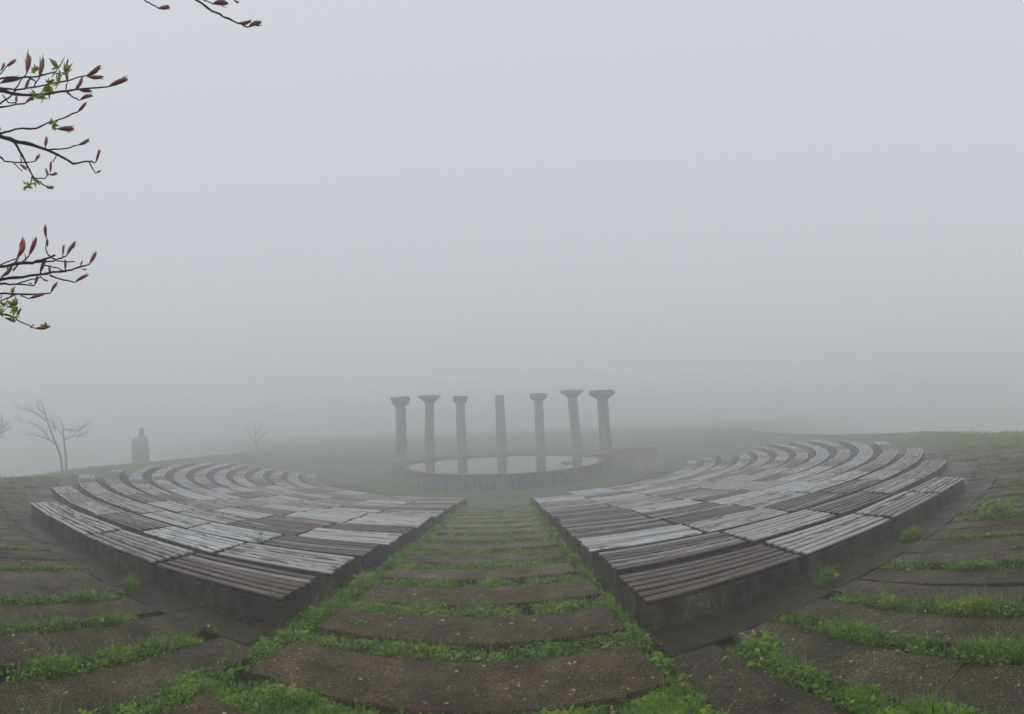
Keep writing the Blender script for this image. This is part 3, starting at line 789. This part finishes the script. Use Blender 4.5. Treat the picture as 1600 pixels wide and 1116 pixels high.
cluster(zt, 1.85, rootT, [([(560, -220), (650, -70), (700, -5), (880, 115), (1000, 175), (1140, 235), (1250, 285)], 4.2 * mm, 2.6 * mm), ([(600, -150), (760, -30), (800, 5), (880, 40)], 3 * mm, 2.2 * mm), ([(-120, -200), (60, -90), (170, 0), (250, 50), (310, 80)], 3 * mm, 2.2 * mm), ([(700, -150), (900, -90), (1000, 5)], 2.6 * mm, 2 * mm), ([(380, -420), (470, -330), (560, -220)], 6 * mm, 4.2 * mm), ([(380, -420), (120, -330), (-120, -200)], 5 * mm, 3 * mm), ([(560, -220), (620, -180), (700, -150)], 4 * mm, 2.6 * mm), ([(560, -220), (600, -150)], 3.6 * mm, 3 * mm), ([(900, -90), (1100, -5)], 2 * mm, 1.8 * mm)],
    [((1245, 287), (1388, 235)), ((1145, 236), (1283, 208)), ((875, 40), (1038, 38)), ((308, 85), (432, 72)), ((1098, -8), (1155, 28))], [], False)

# ------------------------------------------------------------------ grass and weeds
class Tufts:
    def __init__(s): s.v, s.f, s.a = [], [], []; s.n = 0
    def blades(s, base, h, w, lean, var):
        """base (N,3); curved three-point blades"""
        N = len(base)
        if N == 0: return
        ang = rng.uniform(0, 2 * np.pi, N); dr = np.stack([np.cos(ang), np.sin(ang), np.zeros(N)], 1); sd = np.stack([-np.sin(ang), np.cos(ang), np.zeros(N)], 1)
        up = np.array([0, 0, 1.0])
        l = (lean * rng.uniform(.2, 1.3, N))[:, None]; hh = h[:, None]; ww = w[:, None]
        b0 = base - sd * ww / 2; b1 = base + sd * ww / 2
        m = base + up * hh * .62 + dr * l * hh * .35
        m0 = m - sd * ww * .42; m1 = m + sd * ww * .42
        t = base + up * hh * (1.0 - .35 * l) + dr * l * hh * 1.0
        V = np.stack([b0, b1, m1, m0, t], 1).reshape(-1, 3)
        k = s.n + np.arange(N)[:, None] * 5
        s.f.append((k + np.array([[0, 1, 2, 3]]), k + np.array([[3, 2, 4]])))
        s.v.append(V); s.a.append(np.repeat(var, 5)); s.n += 5 * N
    def leaves(s, base, size, var, flat=.6, aspect=.55):
        N = len(base)
        if N == 0: return
        ang = rng.uniform(0, 2 * np.pi, N); el = rng.uniform(-.2, 1.0, N) * (1 - flat * .6)
        u = np.stack([np.cos(ang) * np.cos(el), np.sin(ang) * np.cos(el), np.sin(el)], 1); sd = np.stack([-np.sin(ang), np.cos(ang), np.zeros(N)], 1)
        nn = np.cross(u, sd); nn *= -np.sign(nn[:, 2:3] + 1e-9) * -1
        L = size[:, None]; W = L * aspect * .5
        roll = rng.uniform(-.5, .5, N)[:, None]; sd = sd + nn * roll
        V = np.stack([base, base + u * L * .5 + sd * W, base + u * L - nn * L * .18, base + u * L * .5 - sd * W, ], 1).reshape(-1, 3)
        k = s.n + np.arange(N)[:, None] * 4
        s.f.append((None, k + np.array([[0, 1, 2]]))); s.f.append((None, k + np.array([[0, 2, 3]])))
        s.v.append(V); s.a.append(np.repeat(var, 4)); s.n += 4 * N
    def mesh(s, name, mat):
        V = np.concatenate(s.v); A = np.concatenate(s.a)
        quads = np.concatenate([q for q, t in s.f if q is not None] or [np.zeros((0, 4), int)]); tris = np.concatenate([t for q, t in s.f])
        m = bpy.data.meshes.new(name); m.vertices.add(len(V)); m.vertices.foreach_set('co', V.astype(np.float32).ravel())
        nl = quads.size + tris.size; m.loops.add(nl); m.loops.foreach_set('vertex_index', np.concatenate([quads.ravel(), tris.ravel()]).astype(np.int32))
        ls = np.concatenate([np.arange(len(quads)) * 4, quads.size + np.arange(len(tris)) * 3]).astype(np.int32)
        m.polygons.add(len(ls)); m.polygons.foreach_set('loop_start', ls)
        m.update(calc_edges=True); m.validate()
        at_ = m.attributes.new('var', 'FLOAT', 'POINT'); at_.data.foreach_set('value', A.astype(np.float32))
        m.materials.append(mat); return m

T = Tufts()
def np_floor(r):
    return np.array([floor_z(q) for q in r])
def fill(r0, r1, p0, p1, dens, height, leafy=.5, base_dz=-.06):
    area = abs((r1 - r0) * (p1 - p0) * (r0 + r1) / 2)
    pm = (p0 + p1) / 2; rm = (r0 + r1) / 2
    c = pol(rm, pm); dist = max(1.8, math.hypot(c.x, c.y))
    k = max(.05, min(1, (2.6 / dist) ** 1.2)); sc = (1 / k) ** .42
    N = int(area * 19000 * dens * k)
    if N < 3: return
    r = rng.uniform(r0, r1, N); p = rng.uniform(p0, p1, N)
    x = r * np.sin(p); y = D - r * np.cos(p)
    cl = np.array([noise.noise(Vector((a * 3.1, b * 3.1, 2))) for a, b in zip(x, y)])
    cl2 = np.array([noise.noise(Vector((a * 7.3, b * 7.3, 22))) for a, b in zip(x, y)])
    keep = cl + .7 * cl2 + rng.uniform(-.35, .35, N) > -.26
    # thinner towards the strip's borders
    e = np.minimum((p - p0) / (p1 - p0), (p1 - p) / (p1 - p0)) * 2; e2 = np.minimum((r - r0) / (r1 - r0), (r1 - r) / (r1 - r0)) * 2
    hf = .55 + .45 * np.clip(np.minimum(e, e2) * 3, 0, 1)
    x, y, r, cl, cl2, hf = [q[keep] for q in (x, y, r, cl, cl2, hf)]; N = len(x)
    if N == 0: return
    z = np_floor(r) - np.array([side_drop(q, pm) for q in r]) + base_dz
    base = np.stack([x, y, z], 1); hm = height * hf * (.8 + .6 * np.clip(cl + .2, 0, 1))
    var = np.clip(.42 + .35 * cl + .25 * cl2 + rng.normal(0, .13, N), 0, 1)
    tall = rng.random(N) < .03; hm = np.where(tall, hm * 1.6, hm); dead = rng.random(N) < .09; var = np.where(dead, .97, var)
    isl = (rng.random(N) < leafy + cl2 * .9) & ~tall
    g = ~isl
    T.blades(base[g], hm[g] * rng.uniform(.7, 1.7, g.sum()) * 1.15, (.0035 * sc * rng.uniform(.7, 1.5, g.sum())), np.full(g.sum(), .75), var[g])
    bl = base[isl].copy(); bl[:, 2] += hm[isl] * rng.uniform(.15, 1.0, isl.sum())
    T.leaves(bl, .021 * sc * rng.uniform(.6, 1.6, isl.sum()) * np.where(rng.random(isl.sum()) < .06, 1.9, 1.0), np.clip(var[isl] + .08, 0, 1))
# gaps between the steps
for k in range(len(TREADS) - 1):
    a, b = TREADS[k], TREADS[k + 1]
    fill(b[1] - .015, a[0] + (.03 if k != 1 else -.13), min(a[2], b[2]) - .004, max(a[3], b[3]) + .004, (1.0, 1.0, .75, 1.0)[k % 4] if k != 1 else .7, .09 if k > 1 else .075, .65)
# along both sides of the aisle
for k in range(0, 28):
    ra = 32.6 - k * .62; rb = ra + .62
    hg = half_gap(min(ra, R1)) if ra < R1 else half_gap(R1) * R1 / ra
    tr = 1.27 / ra if ra > 28 else (half_gap(ra) * ra - .27) / ra
    out = hg - .002 if ra < R1 else (1.52 / ra)
    for sd in (-1, 1):
        fill(ra, rb, *sorted((AISLE + .0028 + sd * (tr + .0016), AISLE + sd * out)), .95 if ra < 31.8 else 1.0, random.uniform(.08, .125) if ra < R1 else .075, .75)
for st in GRASS_STRIPS:
    fill(st[0], st[1], min(st[2], st[3]), max(st[2], st[3]), st[4] * 1.15, st[5], random.uniform(.3, .65))
# weeds at bench feet on the walkway
for (u, v_, rad_) in ((1290, 915, .13), (1425, 843, .18), (205, 926, .10), (330, 1002, .06), (560, 975, .1), (1395, 800, .12)):
    q = ray(u, v_); t_ = (0.0 - EYE) / q.z; c = q * t_; rr_ = math.hypot(c.x, c.y - D); pp = math.atan2(c.x, D - c.y)
    fill(rr_ - rad_ * .5, rr_ + rad_ * .5, pp - rad_ / rr_, pp + rad_ / rr_, 1.0, .10, .4, -.01)
# grassy crest and field
def scatter(N, r0, r1, p0, p1, h, w):
    r = rng.uniform(r0, r1, N); p = rng.uniform(p0, p1, N); x = r * np.sin(p); y = D - r * np.cos(p)
    cl = np.array([noise.noise(Vector((a * .9, b * .9, 7))) for a, b in zip(x, y)])
    k = cl + rng.uniform(-.4, .4, N) > -.1; x, y, cl = x[k], y[k], cl[k]
    z = np.array([ground_z(a, b) for a, b in zip(x, y)])
    T.blades(np.stack([x, y, z - .02], 1), h * rng.uniform(.4, 1.5, len(x)) * (1 + cl), w * rng.uniform(.7, 1.4, len(x)), np.full(len(x), .8), np.clip(.6 + .4 * cl + rng.normal(0, .15, len(x)), 0, 1))
scatter(9000, 32.7, 40.0, .25, 1.25, .16, .03)
scatter(9000, 30.8, 35.0, -1.3, -.3, .14, .03)
scatter(5000, 32.8, 34.5, -.3, .3, .12, .012)
scatter(2500, 28.2, 33.0, .55, 1.0, .14, .03)
scatter(2500, 28.2, 33.0, -1.0, -.62, .14, .03)
scatter(4000, 8.0, 13.5, -1.2, 1.2, .08, .02)
gm = T.mesh('grass', M['grass']); go = link('grass', gm); tag(go, 'green grass and small weeds growing in every joint', 'grass', kind='stuff')
print('GRASS verts', len(gm.vertices))

def weed(loc, n_leaf, size, spread, label, hgt):
    W, S = Tufts(), Tufts(); N = n_leaf
    base = np.zeros((N, 3)); base[:, :2] = rng.normal(0, spread, (N, 2)); base[:, 2] = rng.uniform(0.02, hgt, N)
    W.leaves(base, size * rng.uniform(.5, 1.3, N), np.clip(rng.normal(.5, .22, N), 0, 1), .4, .5)
    b2 = np.zeros((max(6, N // 8), 3)); b2[:, :2] = rng.normal(0, spread * .4, (len(b2), 2))
    S.blades(b2, np.full(len(b2), hgt) * rng.uniform(.6, 1.1, len(b2)), np.full(len(b2), .007), np.full(len(b2), .35), np.full(len(b2), .3))
    t = empty('weed', loc); tag(t, label, 'weed', kind='thing')
    tag(link('foliage', W.mesh('foliage', M['grass']), t), kind='stuff'); tag(link('stem', S.mesh('stem', M['grass']), t), kind='stuff')
def bench_gap(u, v_, zt_):
    q = ray(u, v_); t_ = (zt_ - EYE) / q.z; return q * t_ + Vector((0, 0, EYE))
weed(bench_gap(405, 846, BH - RISE * 2) - Vector((0, 0, .2)), 130, .05, .075, 'small leafy weed growing between brown benches of the left block', .42)
weed(bench_gap(345, 810, BH - RISE * 3) - Vector((0, 0, .2)), 110, .05, .08, 'small leafy weed beside pale benches of the left block', .38)
q = bench_gap(1560, 808, .12); q.z = floor_z(math.hypot(q.x, q.y - D)) - .04
weed(q, 160, .10, .15, 'broad-leaved weed clump among the slabs at the right edge', .2)
q = bench_gap(1190, 1018, .15); q.z = floor_z(math.hypot(q.x, q.y - D)) - .05
weed(q, 130, .06, .07, 'leafy weed clump at the end of a right-hand paving joint', .13)
q = bench_gap(60, 798, 0.0); q.z = floor_z(math.hypot(q.x, q.y - D)) - .1
weed(q, 260, .09, .35, 'low weedy clump beside the end of the left back row', .25)
q = bench_gap(650, 1112, .3)
weed(Vector((q.x, q.y, floor_z(math.hypot(q.x, q.y - D)) - .06)), 40, .085, .06, 'broad-leaved weed at the near edge of the steps', .11)

# fallen flakes, twigs and petals on the slabs
n = NT('pale_litter'); M['litter'] = n.set(n.ramp(n.noise(n.world(), 9, 2, .5), [(.35, (.10, .07, .04)), (.5, (.30, .25, .17)), (.65, (.52, .48, .40))]), .7, .3)
mb = MB()
for _ in range(900):
    if random.random() < .5:
        k = random.choice(range(0, 7)); a_ = TREADS[k]; r_ = random.uniform(a_[0] + .03, a_[1] - .03); p_ = random.uniform(a_[2] + .002, a_[3] - .002); z_ = tread_z(r_)
    else:
        r_ = random.uniform(29.8, 32.6); p_ = random.choice((-1, 1)) * random.uniform(.05, .26) + AISLE; z_ = floor_z(r_) - side_drop(r_, p_)
    q = pol(r_, p_, z_ + .016); L = random.choice((.006, .008, .010, .013, .018)) * random.uniform(.7, 1.3); W_ = L * random.uniform(.25, .8); a = random.uniform(0, 6.28)
    u = Vector((math.cos(a), math.sin(a), random.uniform(-.15, .15))); w = Vector((-math.sin(a), math.cos(a), random.uniform(-.2, .2)))
    mb.add([q - u * L, q + w * W_ + Vector((0, 0, .003)), q + u * L, q - w * W_, q + Vector((0, 0, .004))], [(0, 3, 4), (3, 2, 4), (2, 1, 4), (1, 0, 4)])
tag(mb.obj('litter', M['litter']), 'tiny pale flakes and bits fallen on the slabs', 'litter', kind='stuff')

# ------------------------------------------------------------------ fog
mb = MB(); box(mb, -228, 228, D - 228, D + 228, -12.6, 7.2)
nm = bpy.data.materials.new('fog'); nm.use_nodes = True; nn_ = nm.node_tree.nodes; nn_.clear()
out = nn_.new('ShaderNodeOutputMaterial'); pv = nn_.new('ShaderNodeVolumePrincipled')
pv.inputs['Color'].default_value = (.972, .98, .985, 1); pv.inputs['Density'].default_value = .024; pv.inputs['Anisotropy'].default_value = 0.1
nm.node_tree.links.new(pv.outputs[0], out.inputs['Volume'])
o = mb.obj('haze', nm); tag(o, kind='stuff')
